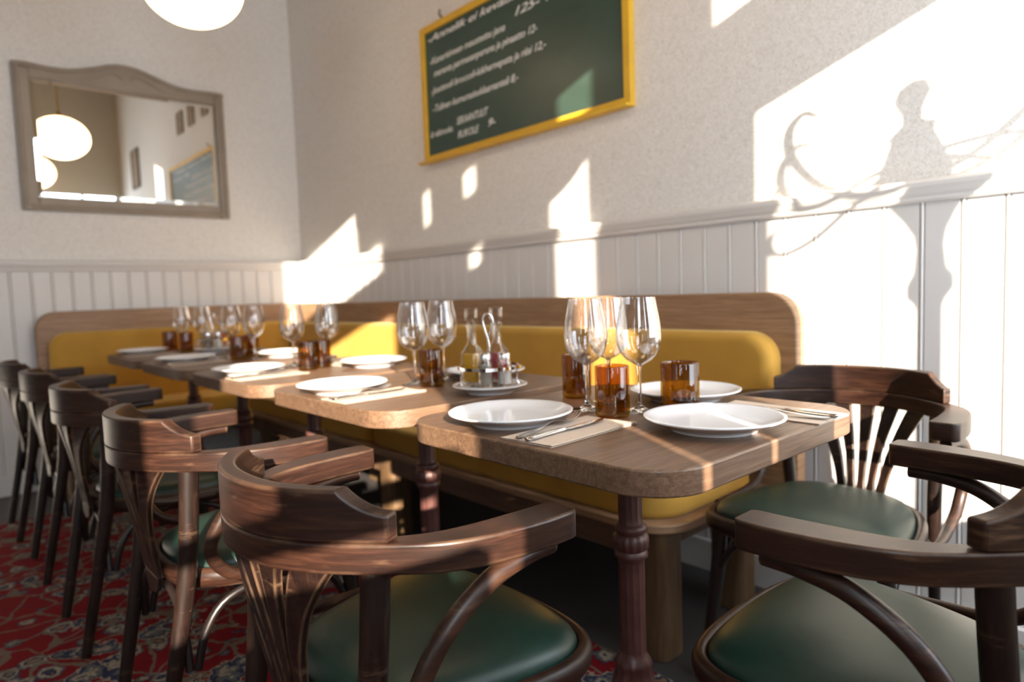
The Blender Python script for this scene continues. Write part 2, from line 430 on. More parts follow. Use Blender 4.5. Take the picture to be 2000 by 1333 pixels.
# ------------------------------------------------------------------ banquette
bq = thing('banquette', 'long L-shaped oak banquette with mustard velvet cushions along both walls', 'bench', (0, 0, 0))
XZ = lambda a, b_, c_: (a, c_, b_)
mobj('backrest_board', *prism(rrect(-4.34, -.902, .36, .972, (.005, .005, .10, .005)), 1.93, 1.985, XZ), M_oakh, bq, bevel=.006)
mobj('backrest_board', *prism(rrect(.488, 1.985, .36, .978, (.005, .005, .005, .10)), -4.40, -4.345, lambda a, b_, c_: (c_, a, b_)), M_oakh, bq, bevel=.006)
mobj('seat_board', *prism([(-3.93, 1.385), *[( -.985 - .11 + .11 * math.cos(t), 1.385 + .11 + .11 * math.sin(t)) for t in [(-.5 + i / 20) * PI for i in range(11)]], (-.985, 1.93), (-4.34, 1.93), (-4.34, .50), (-3.93, .50)], .352, .377), M_oakh, bq, bevel=.004)
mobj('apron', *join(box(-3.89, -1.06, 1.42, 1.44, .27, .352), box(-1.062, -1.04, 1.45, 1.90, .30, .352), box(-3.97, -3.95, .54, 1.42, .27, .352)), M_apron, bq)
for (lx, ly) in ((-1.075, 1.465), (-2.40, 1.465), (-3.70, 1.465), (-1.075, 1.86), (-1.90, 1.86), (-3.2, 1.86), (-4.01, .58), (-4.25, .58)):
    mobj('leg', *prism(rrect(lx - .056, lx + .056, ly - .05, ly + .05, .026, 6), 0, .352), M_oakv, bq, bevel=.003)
def cushion(name, outline, a, b_, f, bev):
    return mobj(name, *prism(outline, a, b_, f), M_velvet, bq, bevel=bev, seg=7, angle=40)
idn = lambda a, b_, c_: (a, b_, c_)
for (x0, x1, rr) in ((-2.49, -1.02, (.05, .12, .05, .02)), (-3.93, -2.50, (.02, .05, .02, .02))):
    cushion('seat_cushion', rrect(x0, x1, 1.405, 1.90, rr), .375, .468, idn, .035)
cushion('seat_cushion', rrect(-4.32, -3.94, .53, 1.90, (.06, .06, .02, .02)), .375, .468, idn, .035)
cushion('back_cushion', rrect(-4.25, -.945, .45, .855, (.05, .05, .085, .03)), 1.845, 1.94, XZ, .032)
cushion('back_cushion', rrect(.535, 1.86, .45, .862, (.05, .03, .03, .085)), -4.355, -4.262, lambda a, b_, c_: (c_, a, b_), .032)

# ------------------------------------------------------------------ chairs
OUT = [(0, 0), (.063, .007), (.113, .026), (.165, .060), (.219, .108), (.258, .152), (.280, .195), (.293, .245), (.300, .300), (.300, .350)]
INN = [(0, .030), (.056, .036), (.102, .053), (.148, .084), (.196, .128), (.221, .170), (.232, .213), (.238, .262), (.242, .312), (.243, .350)]
def fullcurve(P, n=5):
    L = [(-x, y) for x, y in P[:0:-1]] + P
    return [(v.x, v.y) for v in catmull([(x, y, 0) for x, y in L], n)]
def chair_proto():
    t = thing('armchair', 'x', 'chair')
    o, i = fullcurve(OUT), fullcurve(INN)
    # rounded arm ends
    e_o = [(.297, .358), (.289, .364)]; e_i = [(.2445, .359), (.252, .364)]
    o = [(-x, y) for x, y in e_o[::-1]] + o + e_o; i = [(-x, y) for x, y in e_i[::-1]] + i + e_i
    mobj('arm_rail', *band(o, i, .661, .700), M_chair, t, bevel=.0035, seg=3, angle=30)
    # crest rail with notched, swept-down ends
    N = 48; co, ci, zt = [], [], []
    oc = fullcurve(OUT, 16); ic = [(x * .955, y + .026 - .004 * abs(x) / .2) for x, y in oc]
    for (x, y), (x2, y2) in zip(oc, ic):
        if abs(x) <= .2195:
            co.append((x, y)); ci.append((x2, y2)); a = abs(x)
            if a < .172: z = .767
            else: q = (a - .172) / .047; z = .767 - .032 * (q ** .8) - .004 * math.sin(q * PI)
            zt.append(z)
    mobj('crest_rail', *band(co, ci, .7004, zt), M_chair, t, bevel=.0035, seg=3, angle=28)
    # fan-shaped splat: five ribs between a solid foot and the rail
    def yb(x):
        x = abs(x)
        for (a_, b_), (c_, d_) in zip(OUT, OUT[1:]):
            if x <= c_: return b_ + (d_ - b_) * (x - a_) / (c_ - a_) + .0145
        return .1
    def half(v): return .057 + .098 * v ** 1.8
    nb = 14; zb, ztop = .405, .664; parts = []
    def pt(u, v, side): 
        W = half(v); x = u * W
        yt = yb(x); y0 = .071; y = y0 + (yt - y0) * (v ** 1.15); z = zb + (ztop - zb) * v
        return (x, y + side * .006, z)
    def rib(u0, u1, v0, v1, n):
        V, F = [], []
        for k in range(n + 1):
            v = v0 + (v1 - v0) * k / n
            a = u0(v) if callable(u0) else u0; c_ = u1(v) if callable(u1) else u1
            V += [pt(a, v, -1), pt(c_, v, -1), pt(c_, v, 1), pt(a, v, 1)]
        for k in range(n):
            for q in range(4): F.append((4 * k + q, 4 * k + (q + 1) % 4, 4 * k + 4 + (q + 1) % 4, 4 * k + 4 + q))
        F += [(0, 1, 2, 3), tuple(4 * n + q for q in (3, 2, 1, 0))]
        return V, F
    for r_ in range(5):
        u0, u1 = -1 + .4 * r_, -1 + .4 * (r_ + 1)
        def L(v, r_=r_, u0=u0): return u0 + (0 if r_ == 0 else (.072 * min(1, max(0, (v - .10) / .12)) * (1.05)))
        def Rr(v, r_=r_, u1=u1): return u1 - (0 if r_ == 4 else (.072 * min(1, max(0, (v - .10) / .12)) * (1.05)))
        parts.append(rib(L, Rr, .0, 1.0, nb))
    foot = prism([(-.050, .405), (-.045, .382), (-.028, .367), (0, .361), (.028, .367), (.045, .382), (.050, .405)], .065, .077, XZ)
    parts.append(foot)
    mobj('splat', *join(*parts), M_chairv, t, bevel=.0012, seg=1)
    # seat
    half_o = [(0, .078), (.07, .084), (.135, .108), (.182, .165), (.212, .25), (.232, .345), (.234, .425), (.200, .487), (.125, .514), (0, .522)]
    L = half_o + [(-x, y) for x, y in half_o[-2:0:-1]]
    so = [(v.x, v.y) for v in catmull([(x, y, 0) for x, y in L], 5, True)]
    c0 = Vector((0, .305))
    def inset(d):
        r_ = []; n = len(so)
        for k in range(n):
            a, b_ = Vector(so[k - 1]), Vector(so[(k + 1) % n]); tt = (b_ - a).normalized(); nn = Vector((-tt.y, tt.x)); p = Vector(so[k])
            if (p + nn * .01 - c0).length > (p - c0).length: nn = -nn
            r_.append(tuple(p + nn * d))
        return r_
    sect = [(.0, .402), (-.003, .412), (-.003, .422), (.001, .431), (.008, .436), (.016, .435), (.021, .430), (.021, .398), (.004, .396)]
    V = []; n = len(so)
    for d, z in sect: V += [(x, y, z) for x, y in inset(d)]
    m_ = len(sect); F = [(j * n + k, j * n + (k + 1) % n, ((j + 1) % m_) * n + (k + 1) % n, ((j + 1) % m_) * n + k) for j in range(m_) for k in range(n)]
    mobj('seat_frame', V, F, M_chair, t, smooth=True)
    base = inset(.0215); V = []; F = []
    rings = [(1.0, .428), (.995, .436), (.975, .444), (.93, .453), (.85, .461), (.72, .468), (.55, .473), (.35, .4755), (.15, .4765)]
    for s_, z in rings: V += [(c0.x + (x - c0.x) * s_, c0.y + (y - c0.y) * s_, z) for x, y in base]
    for j in range(len(rings) - 1): F += [(j * n + k, j * n + (k + 1) % n, (j + 1) * n + (k + 1) % n, (j + 1) * n + k) for k in range(n)]
    F.append(tuple((len(rings) - 1) * n + k for k in range(n)))
    V += [(x, y, .41) for x, y in base]; k0 = len(rings) * n; F += [(k, (k + 1) % n, k0 + (k + 1) % n, k0 + k) for k in range(n)] + [tuple(k0 + k for k in range(n))]
    mobj('seat_pad', V, F, M_leather, t, smooth=True)
    for s_ in (-1, 1):
        pts = catmull([(s_ * .190, .106, .664), (s_ * .186, .100, .55), (s_ * .180, .088, .42), (s_ * .174, .058, .25), (s_ * .166, .012, 0.0084)], 6)
        mobj('leg', *tube(pts, [.0195, .0195, .019, .0165, .0135], 14, flat=.86), M_chairv, t, smooth=True)
        pts = catmull([(s_ * .192, .440, .412), (s_ * .198, .452, .28), (s_ * .206, .475, .13), (s_ * .212, .492, 0.0084)], 5)
        mobj('leg', *tube(pts, [.019, .0175, .0155, .0125], 14), M_leg, t, smooth=True)
        hp = catmull([(s_ * .270, .335, .650), (s_ * .271, .285, .649), (s_ * .270, .225, .635), (s_ * .264, .165, .595), (s_ * .254, .128, .54), (s_ * .246, .122, .495), (s_ * .243, .150, .452), (s_ * .243, .205, .428), (s_ * .250, .28, .420), (s_ * .252, .36, .418)], 6)
        mobj('arm_support', *tube(hp, [.012, .0135, .0135, .0135, .0135, .0130, .012, .011, .009], 12), M_chair, t, smooth=True)
    for a, b_ in (((-.178, .085), (.178, .085)), ((-.200, .455), (.200, .455)), ((-.182, .10), (-.198, .44)), ((.182, .10), (.198, .44))):
        A, B = Vector((*a, .24)), Vector((*b_, .24)); c1 = (A + B) / 2
        inx = Vector((0, 0, 0)) 
        pts = catmull([A, A.lerp(B, .06) + Vector((0, 0, .075)), A.lerp(B, .20) + Vector((0, 0, .132)), c1 + Vector((0, 0, .152)), A.lerp(B, .80) + Vector((0, 0, .132)), A.lerp(B, .94) + Vector((0, 0, .075)), B], 5)
        mobj('brace', *tube(pts, .009, 10), M_leg, t, smooth=True)
    return t
CH = chair_proto()
GC = 'dark bentwood armchairs around the tables'
def chair(label, x, y, deg): return place(CH, label, (x, y, 0), math.radians(deg), GC)
chair('armchair with green seat at the long side of the end table, closest to the camera', -.913, .300, 0)
chair('armchair in the row with its crest half sunlit, at the fourth table from the corner', -1.630, .290, 0)
chair('dark armchair in the middle of the row, at the third table from the corner', -2.352, .285, 0)
chair('dark armchair at the second table from the corner, fourth of the row', -3.045, .280, 0)
chair('dark armchair at the far end of the row, beside the mirror wall panelling', -3.665, .262, 0)
chair('armchair at the short end of the end table, its green seat shining in window light', -.080, 1.062, 90)
chair('armchair with open fan back against the white panelling, beside the rounded banquette end', -.698, 1.928, 180)

# ------------------------------------------------------------------ tables
def table_proto():
    t = thing('cafe_table', 'x', 'table')
    mobj('tabletop', *prism(rrect(-.325, .325, -.328, .328, .092, 14), .710, .750), M_table, t, bevel=.0035, seg=3)
    prof = [(.030, .712), (.030, .690), (.0255, .684), (.024, .676), (.0235, .535), (.0245, .528), (.031, .524), (.033, .518), (.031, .512), (.029, .508), (.0345, .503), (.0355, .490), (.0345, .478), (.030, .474), (.0335, .468), (.0335, .461), (.029, .456), (.0262, .450), (.0262, .260), (.030, .252), (.036, .243), (.038, .235), (.034, .226), (.040, .21), (.047, .18), (.058, .14), (.080, .10), (.11, .07), (.14, .05), (.16, .03), (.165, .0084)]
    def mod(r, a, z):
        if (.26 < z < .45) or (.535 < z < .676):
            return r * (1 - .075 * abs(math.cos(6 * a)) ** .6 + .02)
        if .476 < z < .505: return r * (1 + .03 * math.sin(14 * a))
        if z < .24: return r * (1 + .10 * abs(math.cos(2 * a)) ** 2 * (1 - z / .24) + .05 * math.sin(12 * a) * max(0, (z - .14) / .10))
        return r
    # refine straight stretches so that flutes start cleanly
    P = []
    for (a, b_) in zip(prof, prof[1:]):
        P.append(a)
        if a[1] - b_[1] > .08: P += [(a[0], a[1] - .004), (b_[0], b_[1] + .004)]
    P.append(prof[-1])
    mobj('column', *cap(lathe(P, 96, mod), 96), M_iron, t, smooth=True)
    return t
TB = table_proto()
TX = [-3.635, -2.950, -2.262, -1.558, -.832]
ORD = ['corner', 'second', 'third', 'fourth', 'end']
TL = ['oak table furthest away at the corner of the banquette', 'oak table second from the banquette corner', 'oak table third from the banquette corner, middle of the row',
      'oak table fourth from the banquette corner, sunlit along its front edge', 'oak end table closest to the camera with the chair at its short side']
YT = [1.052, 1.052, 1.054, 1.058, 1.048]
for k in range(5): place(TB, TL[k], (TX[k], YT[k], 0), 0, 'oak cafe tables in a row')
def tn(k): return ['the corner table', 'the second table from the corner', 'the third table from the corner', 'the fourth table from the corner', 'the end table'][k]

# ------------------------------------------------------------------ tableware
ZT = .7503
plate_prof = [(.0, .0075), (.055, .0065), (.066, .0), (.074, .0), (.076, .004), (.090, .010), (.106, .0165), (.1165, .0205), (.1195, .0225), (.1195, .0245), (.117, .0255), (.110, .0235), (.095, .0165), (.080, .0125), (.060, .0115), (.0, .0115)]
PL = thing('dinner_plate', 'x', 'plate'); mobj('dish', *lathe(plate_prof[::1], 72), M_porc, PL, smooth=True)
PL2 = mobj('plate', *lathe([(max(r, .0005), z) for r, z in plate_prof], 72), M_porc, smooth=True)
bpy.data.objects.remove(PL.children[0]); bpy.data.objects.remove(PL)
tag(PL2, 'x', 'plate')
GP = 'white plates laid on the tables'
def plate(lab, x, y): place(PL2, lab, (x, y, ZT), 0, GP)
plate('white plate on the long chair side of the end table, beside fork and knife', -.952, .842)
plate('white plate at the short end of the end table, before the wide amber tumbler', -.627, 1.025)
plate('white plate on the end table beside the banquette, partly behind the wide amber tumbler', -.842, 1.262)
plate('white sunlit plate on the chair side of the fourth table from the corner', -1.632, .846)
plate('white plate behind the cruet set on the banquette side of the fourth table', -1.535, 1.262)
plate('white plate on the chair side of the third table from the corner', -2.322, .853)
plate('bright white sunlit plate on the banquette side of the third table from the corner', -2.140, 1.238)
plate('white plate on the chair side of the second table from the corner', -3.052, .858)
plate('white plate on the banquette side of the second table from the corner', -2.890, 1.226)
plate('white plate on the chair side of the corner table', -3.770, .860)
plate('white plate on the banquette side of the corner table behind dark tumblers', -3.80, 1.245)

# napkins: folded twice, slightly opened layers
def napkin_proto():
    w_, h_ = .0575, .1175; parts = []
    for j, (dx, dz) in enumerate(((0, 0), (.0015, .0011), (-.0008, .0022))):
        V, F = [], []; nx, ny = 8, 14
        for a in range(nx + 1):
            for b_ in range(ny + 1):
                u, v = a / nx, b_ / ny
                z = dz + .0008 * math.sin(u * 5 + j) * math.sin(v * 4 + j * 2) * (j > 0) + (.0016 * u ** 6 if j else 0)
                V.append((-w_ + 2 * w_ * u + dx, -h_ + 2 * h_ * v + dx * .7, max(z, 0)))
        for a in range(nx):
            for b_ in range(ny): k = a * (ny + 1) + b_; F.append((k, k + 1, k + ny + 2, k + ny + 1))
        n0 = len(V); V += [(x, y, z + .0007) for x, y, z in V]; F += [tuple(n0 + q for q in f[::-1]) for f in F]
        ed = [a * (ny + 1) for a in range(nx + 1)] + [nx * (ny + 1) + b_ for b_ in range(1, ny + 1)] + [a * (ny + 1) + ny for a in range(nx - 1, -1, -1)] + [b_ for b_ in range(ny - 1, 0, -1)]
        F += [(ed[q], ed[(q + 1) % len(ed)], n0 + ed[(q + 1) % len(ed)], n0 + ed[q]) for q in range(len(ed))]
        parts.append((V, F))
    o = mobj('napkin', *join(*parts), M_napkin); return tag(o, 'x', 'napkin')
NK = napkin_proto()
def flatbar(st, th=.0022):
    """stations (y, half width, centre x, z, thickness)"""
    V, F = [], []
    for s_ in st:
        y, hw, cx, z = s_[:4]; t_ = s_[4] if len(s_) > 4 else th
        V += [(cx - hw, y, z), (cx - hw * .6, y, z + t_ * .5), (cx + hw * .6, y, z + t_ * .5), (cx + hw, y, z), (cx + hw * .6, y, z - t_ * .5), (cx - hw * .6, y, z - t_ * .5)]
    for k in range(len(st) - 1):
        for q in range(6): F.append((6 * k + q, 6 * k + (q + 1) % 6, 6 * k + 6 + (q + 1) % 6, 6 * k + 6 + q))
    F += [tuple(range(6)), tuple(range(6 * len(st) - 6, 6 * len(st)))[::-1]]
    return V, F
def fork_proto():
    body = [(0, .002, 0, .0035), (.003, .0062, 0, .0035), (.012, .0082, 0, .003), (.04, .0066, 0, .004), (.075, .0040, 0, .007), (.100, .0030, 0, .0105), (.115, .0032, 0, .012), (.128, .0070, 0, .0105), (.140, .0108, 0, .0075), (.150, .0122, 0, .006)]
    parts = [flatbar(body)]
    for c_ in (-.0099, -.0033, .0033, .0099):
        parts.append(flatbar([(.149, .0024, c_, .006), (.165, .0020, c_, .006), (.183, .0017, c_ * .97, .008), (.197, .0009, c_ * .95, .0125)], .0018))
    return tag(mobj('fork', *join(*parts), M_steel, smooth=True), 'x', 'fork')
def knife_proto():
    body = [(0, .003, 0, .0038, .004), (.004, .0072, 0, .0038, .0065), (.015, .0082, 0, .0038, .007), (.06, .0070, 0, .0038, .0065), (.095, .0058, 0, .0038, .006), (.100, .0048, 0, .0038, .0045), (.106, .0075, .0008, .0036, .002), (.13, .0088, .001, .0034, .0016), (.18, .0088, .001, .0034, .0014), (.205, .0072, -.0004, .0034, .0012), (.218, .0036, -.004, .0034, .001)]
    return tag(mobj('table_knife', *flatbar(body), M_steel, smooth=True), 'x', 'knife')
FK, KN = fork_proto(), knife_proto()
NZ = ZT + .0045
def setting(k, side, x, y, rz, xo=0):
    """napkin centre x, y; cutlery lies along the napkin; rz turns the whole setting"""
    s_ = '%s side of %s' % (side, tn(k))
    c_, sn = math.cos(rz), math.sin(rz)
    def W(a, b_): return (x + c_ * a - sn * b_, y + sn * a + c_ * b_)
    place(NK, 'folded beige napkin, %s' % s_, (x, y, ZT), rz, 'beige paper napkins')
    p = W(-.018, -.118); place(FK, 'steel fork on the napkin, %s' % s_, (*p, NZ - .0005), rz + .17, 'forks on the napkins')
    p = W(.006, -.122); place(KN, 'steel knife on the napkin, %s' % s_, (*p, NZ - .0003), rz + .03, 'knives on the napkins')
setting(4, 'chair', -.806, .855, .05)
setting(4, 'short end', -.618, 1.222, PI / 2 - .04)
setting(3, 'chair', -1.486, .858, .03)
setting(2, 'chair', -2.178, .862, .03)
setting(1, 'chair', -2.906, .864, .02)
setting(0, 'chair', -3.628, .864, .02)
setting(3, 'banquette', -1.690, 1.262, PI)
setting(2, 'banquette', -2.290, 1.262, PI + .05)
setting(1, 'banquette', -3.055, 1.250, PI + .03)

# wine glasses
def glass_proto():
    t = thing('wine_glass', 'x', 'wine glass')
    outer = [(.0035, .0925), (.007, .0945), (.015, .0985), (.026, .1055), (.0350, .1155), (.0412, .128), (.0445, .142), (.0455, .155), (.0447, .170), (.0420, .188), (.0382, .207), (.0342, .2285), (.0336, .2305)]
    inner = [(max(r - .0011, .0004), z + (.0012 if z < .12 else 0)) for r, z in outer[:-1]]
    mobj('bowl', *lathe(outer + inner[::-1], 56), M_glass, t, smooth=True)
    stem = [(.0005, .0985), (.0052, .0965), (.0056, .0935), (.0046, .088), (.0036, .078), (.0034, .045), (.0036, .022), (.0050, .014), (.0095, .0085), (.018, .0048), (.030, .0026), (.0365, .0018), (.0370, .0010), (.0362, .0002), (.020, .0002), (.0005, .0004)]
    mobj('stem', *lathe(stem, 48), M_stem, t, smooth=True)
    return t
WG = glass_proto()
GW = 'wine glasses'
def wg(lab, x, y, s_=1): place(WG, lab, (x, y, ZT), random.uniform(0, 6), GW, (s_, s_, s_))
wg('clear wine glass on the end table, standing behind the narrow amber tumbler', -.828, 1.082)
wg('clear wine glass on the end table right behind the fork tips', -.925, 1.032)
wg('clear wine glass on the end table overlapped by the two others', -.955, 1.138)
wg('clear wine glass left of the tumbler on the fourth table from the corner', -1.575, 1.040)
wg('clear wine glass right of the tumbler on the fourth table, beside the cruet set', -1.590, 1.150)
wg('clear wine glass on the third table in the full glare of the corner sun patch', -2.395, 1.050)
wg('clear wine glass on the third table, right of the two tumblers', -2.345, 1.165)
wg('clear wine glass standing just behind a dark tumbler on the second table from the corner', -3.090, 1.070)
wg('clear wine glass on the second table from the corner, nearest the third table', -2.850, 1.080)
wg('clear wine glass on the corner table behind a dark tumbler', -3.800, 1.060)
wg('clear wine glass on the corner table in front of the oil bottle', -3.690, 1.130)

# amber tumblers cut from bottles
def tumbler_proto(r, h):
    o = [(.0005, .0), (r - .004, .0), (r - .001, .003), (r, .008), (r, h - .003), (r - .0008, h - .0005), (r - .002, h), (r - .0032, h - .001), (r - .0036, h - .004), (r - .0042, .016), (r - .009, .010), (r * .4, .012), (.0005, .014)]
    return tag(mobj('tumbler', *lathe(o, 56), M_amber, smooth=True), 'x', 'tumbler')
TMa, TMb = tumbler_proto(.0335, .100), tumbler_proto(.0375, .100)
GT = 'amber glass tumblers'
def tum(lab, x, y, p=None): place(p or TMa, lab, (x, y, ZT), random.uniform(0, 6), GT)
tum('narrow amber glass tumbler in front of the wine glasses on the end table', -.838, 1.008)
tum('wide amber glass tumbler behind the short-end plate on the end table', -.760, 1.122, TMb)
tum('amber glass tumbler beside the wine glass stem, on the banquette side of the end table', -1.055, 1.142)
tum('dark amber glass tumbler between two wine glasses on the fourth table from the corner', -1.505, 1.048)
tum('amber glass tumbler on the third table, on the chair side of its pair', -2.235, 1.030)
tum('amber glass tumbler on the third table, half hidden behind the other of its pair', -2.268, 1.098)
tum('dark amber glass tumbler on the second table from the corner, directly before a wine glass', -2.925, 1.035)
tum('dark amber glass tumbler on the second table from the corner, towards the banquette', -3.02, 1.130)
tum('dark amber glass tumbler beside the wine glass on the corner table', -3.665, 1.040)
tum('wide dark amber glass tumbler next to the plate on the corner table', -3.925, 1.032, TMb)

# cruet sets
SC = mobj('saucer', *lathe([(max(r * .79, .0005), z * .85) for r, z in plate_prof], 60), M_porc, smooth=True); tag(SC, 'x', 'saucer')
def caddy_proto():
    t = thing('cruet_stand', 'x', 'cruet stand')
    mobj('tray', *cap(lathe([(.0005, .0), (.072, .0), (.078, .001), (.081, .004), (.0815, .0065), (.079, .0065), (.076, .003), (.0005, .002)], 56), 56, False, False), M_chrome, t, smooth=True)
    V, F = [], []; ring = [(.0775, .044), (.0795, .044), (.0795, .0515), (.0775, .0515)]
    n = 56
    for r, z in ring: V += [(r * math.cos(2 * PI * i / n), r * math.sin(2 * PI * i / n), z) for i in range(n)]
    F = [(j * n + i, j * n + (i + 1) % n, ((j + 1) % 4) * n + (i + 1) % n, ((j + 1) % 4) * n + i) for j in range(4) for i in range(n)]
    mobj('hoop', V, F, M_chrome, t, smooth=True)
    for a in (.6, 2.17, 3.74, 5.31): mobj('rod', *tube([(.0785 * math.cos(a), .0785 * math.sin(a), .004), (.0785 * math.cos(a), .0785 * math.sin(a), .048)], .002, 8), M_chrome, t, smooth=True)
    hp = catmull([(0, 0, .002), (0, 0, .06), (.0008, 0, .105), (-.009, 0, .145), (-.0125, 0, .163), (-.008, 0, .177), (0, 0, .181), (.008, 0, .177), (.0125, 0, .163), (.009, 0, .145), (.001, 0, .118)], 6)
    mobj('handle', *tube(hp, .0028, 10), M_chrome, t, smooth=True)
    return t
def sq(r, n, p=4.0):
    return lambda rr, a, z: rr / ((abs(math.cos(a)) ** p + abs(math.sin(a)) ** p) ** (1 / p)) if z < .098 else rr
def bottle_proto(name, cat, liq, lm, lev):
    t = thing(name, 'x', cat)
    pf = [(.0005, .0), (.0265, .0), (.0282, .003), (.0288, .076), (.0275, .080), (.0225, .086), (.0170, .094), (.0142, .103), (.0135, .112), (.0130, .142), (.0165, .146), (.0168, .151), (.0125, .154), (.0095, .150), (.0105, .112), (.0125, .101), (.0165, .092), (.0225, .083), (.0258, .075), (.0258, .006), (.0005, .005)]
    mobj('flask', *lathe(pf, 48, sq(.02, 48)), M_jar, t, smooth=True)
    lf = [(.0005, .0062), (.0250, .0072), (.0250, lev - .001), (.0246, lev), (.0005, lev)]
    mobj(liq, *lathe(lf, 48, sq(.02, 48)), lm, t, smooth=True)
    st = [(.0005, .150), (.0085, .150), (.0088, .156), (.0130, .158), (.0180, .163), (.0192, .168), (.0192, .187), (.0182, .191), (.0165, .192), (.0005, .190)]
    mobj('stopper', *lathe(st, 10), M_jar, t)
    return t
def shaker_proto(name, fill, fm, lev):
    t = thing(name, 'x', 'shaker')
    fac = lambda r, a, z: r * (1 - .05 * abs(math.sin(5 * a))) if .004 < z < .056 else r
    mobj('jar', *lathe([(.0005, 0), (.0165, 0), (.0185, .004), (.0185, .050), (.0170, .058), (.0130, .066), (.0128, .070), (.0115, .070), (.0118, .064), (.0155, .056), (.0165, .050), (.0165, .004), (.0005, .003)], 40, fac), M_jar, t, smooth=True)
    mobj(fill, *lathe([(.0005, .0032), (.0158, .0042), (.0158, lev - .002), (.0005, lev)], 32), fm, t, smooth=True)
    mobj('cap', *lathe([(.0125, .064), (.0148, .064), (.0150, .076), (.0142, .0785), (.010, .081), (.0005, .082)], 32), M_steel, t, smooth=True)
    return t
CD, OB, VB = caddy_proto(), bottle_proto('oil_bottle', 'bottle', 'oil', M_oil, .0765), bottle_proto('vinegar_bottle', 'bottle', 'vinegar', M_vin, .074)
SS, PS = shaker_proto('salt_shaker', 'salt', M_salt, .040), shaker_proto('pepper_shaker', 'pepper', M_pepper, .054)
for (cx, cy_, where, sc) in ((-1.287, 1.072, 'on the fourth table from the corner', 1), (-3.500, 1.120, 'on the corner table', 1)):
    z0 = ZT + .0160
    place(SC, 'small white saucer under the chrome stand %s' % where, (cx, cy_, ZT), 0, 'saucers under the cruets')
    place(CD, 'round chrome cruet stand with loop handle %s' % where, (cx, cy_, z0), .74, 'cruet stands')
    zz = z0 + .0045
    place(OB, 'square bottle of yellow oil in the stand %s' % where, (cx - .041, cy_ - .020, zz), .464, 'oil bottles', (.92, .92, 1))
    place(VB, 'square bottle of red vinegar in the stand %s' % where, (cx - .016, cy_ + .041, zz), .38, 'vinegar bottles', (.92, .92, 1))
    place(PS, 'glass shaker of grey pepper in the stand %s' % where, (cx + .022, cy_ - .032, zz), 0, 'pepper shakers')
    place(SS, 'glass shaker half full of salt in the stand %s' % where, (cx + .047, cy_ + .010, zz), 0, 'salt shakers')

# ------------------------------------------------------------------ chalkboard
cb = thing('chalkboard', 'green chalkboard menu with yellow frame and handwritten white lines', 'chalkboard', (0, 0, 0))
bx0, bx1, bz0, bz1 = -2.897, -1.567, 1.672, 2.345
mobj('board', *box(bx0 + .02, bx1 - .02, 2.040, 2.052, bz0 + .02, bz1 - .02), M_board, cb)
fw = .034
mobj('frame', *join(box(bx0, bx0 + fw, 2.030, 2.0595, bz0, bz1), box(bx1 - fw, bx1, 2.030, 2.0595, bz0, bz1), box(bx0 + fw, bx1 - fw, 2.030, 2.0595, bz0, bz0 + fw), box(bx0 + fw, bx1 - fw, 2.030, 2.0595, bz1 - fw, bz1)), M_yellow, cb, bevel=.003)
mobj('chalk_ledge', *box(bx0 - .02, bx1, 2.002, 2.030, bz0 - .004, bz0 + .008), M_yellow, cb, bevel=.003)
mobj('hook', *tube([(-2.735, 2.058, 2.36), (-2.735, 2.04, 2.375), (-2.72, 2.035, 2.39)], .004, 8), M_black, cb)
def chalk(txt, x0, z, x1, h):
    cu = bpy.data.curves.new('chalk_writing', 'FONT'); cu.body = txt; cu.size = h * 1.4; cu.shear = .35; cu.offset = .0002; cu.resolution_u = 2; cu.space_character = .95
    cu.materials.append(M_chalk)
    o = bpy.data.objects.new('chalk_writing', cu); COL.objects.link(o); o.parent = cb
    bpy.context.view_layer.update(); wdt = max(o.dimensions.x, .01)
    o.rotation_euler = (PI / 2, 0, 0); o.location = (x0, 2.0393, z); o.scale = ((x1 - x0) / wdt, 1, 1)
    cu.extrude = .0002
    bpy.context.view_layer.update()
    me = bpy.data.meshes.new_from_object(o); n = bpy.data.objects.new('chalk_writing', me); COL.objects.link(n); n.parent = cb
    n.location, n.rotation_euler, n.scale = o.location, o.rotation_euler, o.scale; bpy.data.objects.remove(o)
for a in (('-Annelik ei keväisiin makuisia', -2.845, 2.262, -1.80, .034), ('125- 1130-14', -2.205, 2.190, -1.72, .036), ('-Kanarisiveen maustettu jana', -2.831, 2.152, -2.26, .032),
          ('maranta parmesanperuna ja pinaatto 12-', -2.800, 2.088, -2.056, .032), ('-Juustooli broccoli-kikhernepata ja riisi 12,-', -2.829, 2.008, -2.010, .032),
          ('-Tulinen kumurasisuklaamanteli 8,-', -2.822, 1.918, -2.185, .033), ('& väkiruoka', -2.849, 1.796, -2.665, .030), ('SEKAANTULIT', -2.628, 1.818, -2.390, .034), ('RUKOLE', -2.624, 1.752, -2.462, .034), ('9-', -2.40, 1.762, -2.35, .034)):
    chalk(*a)

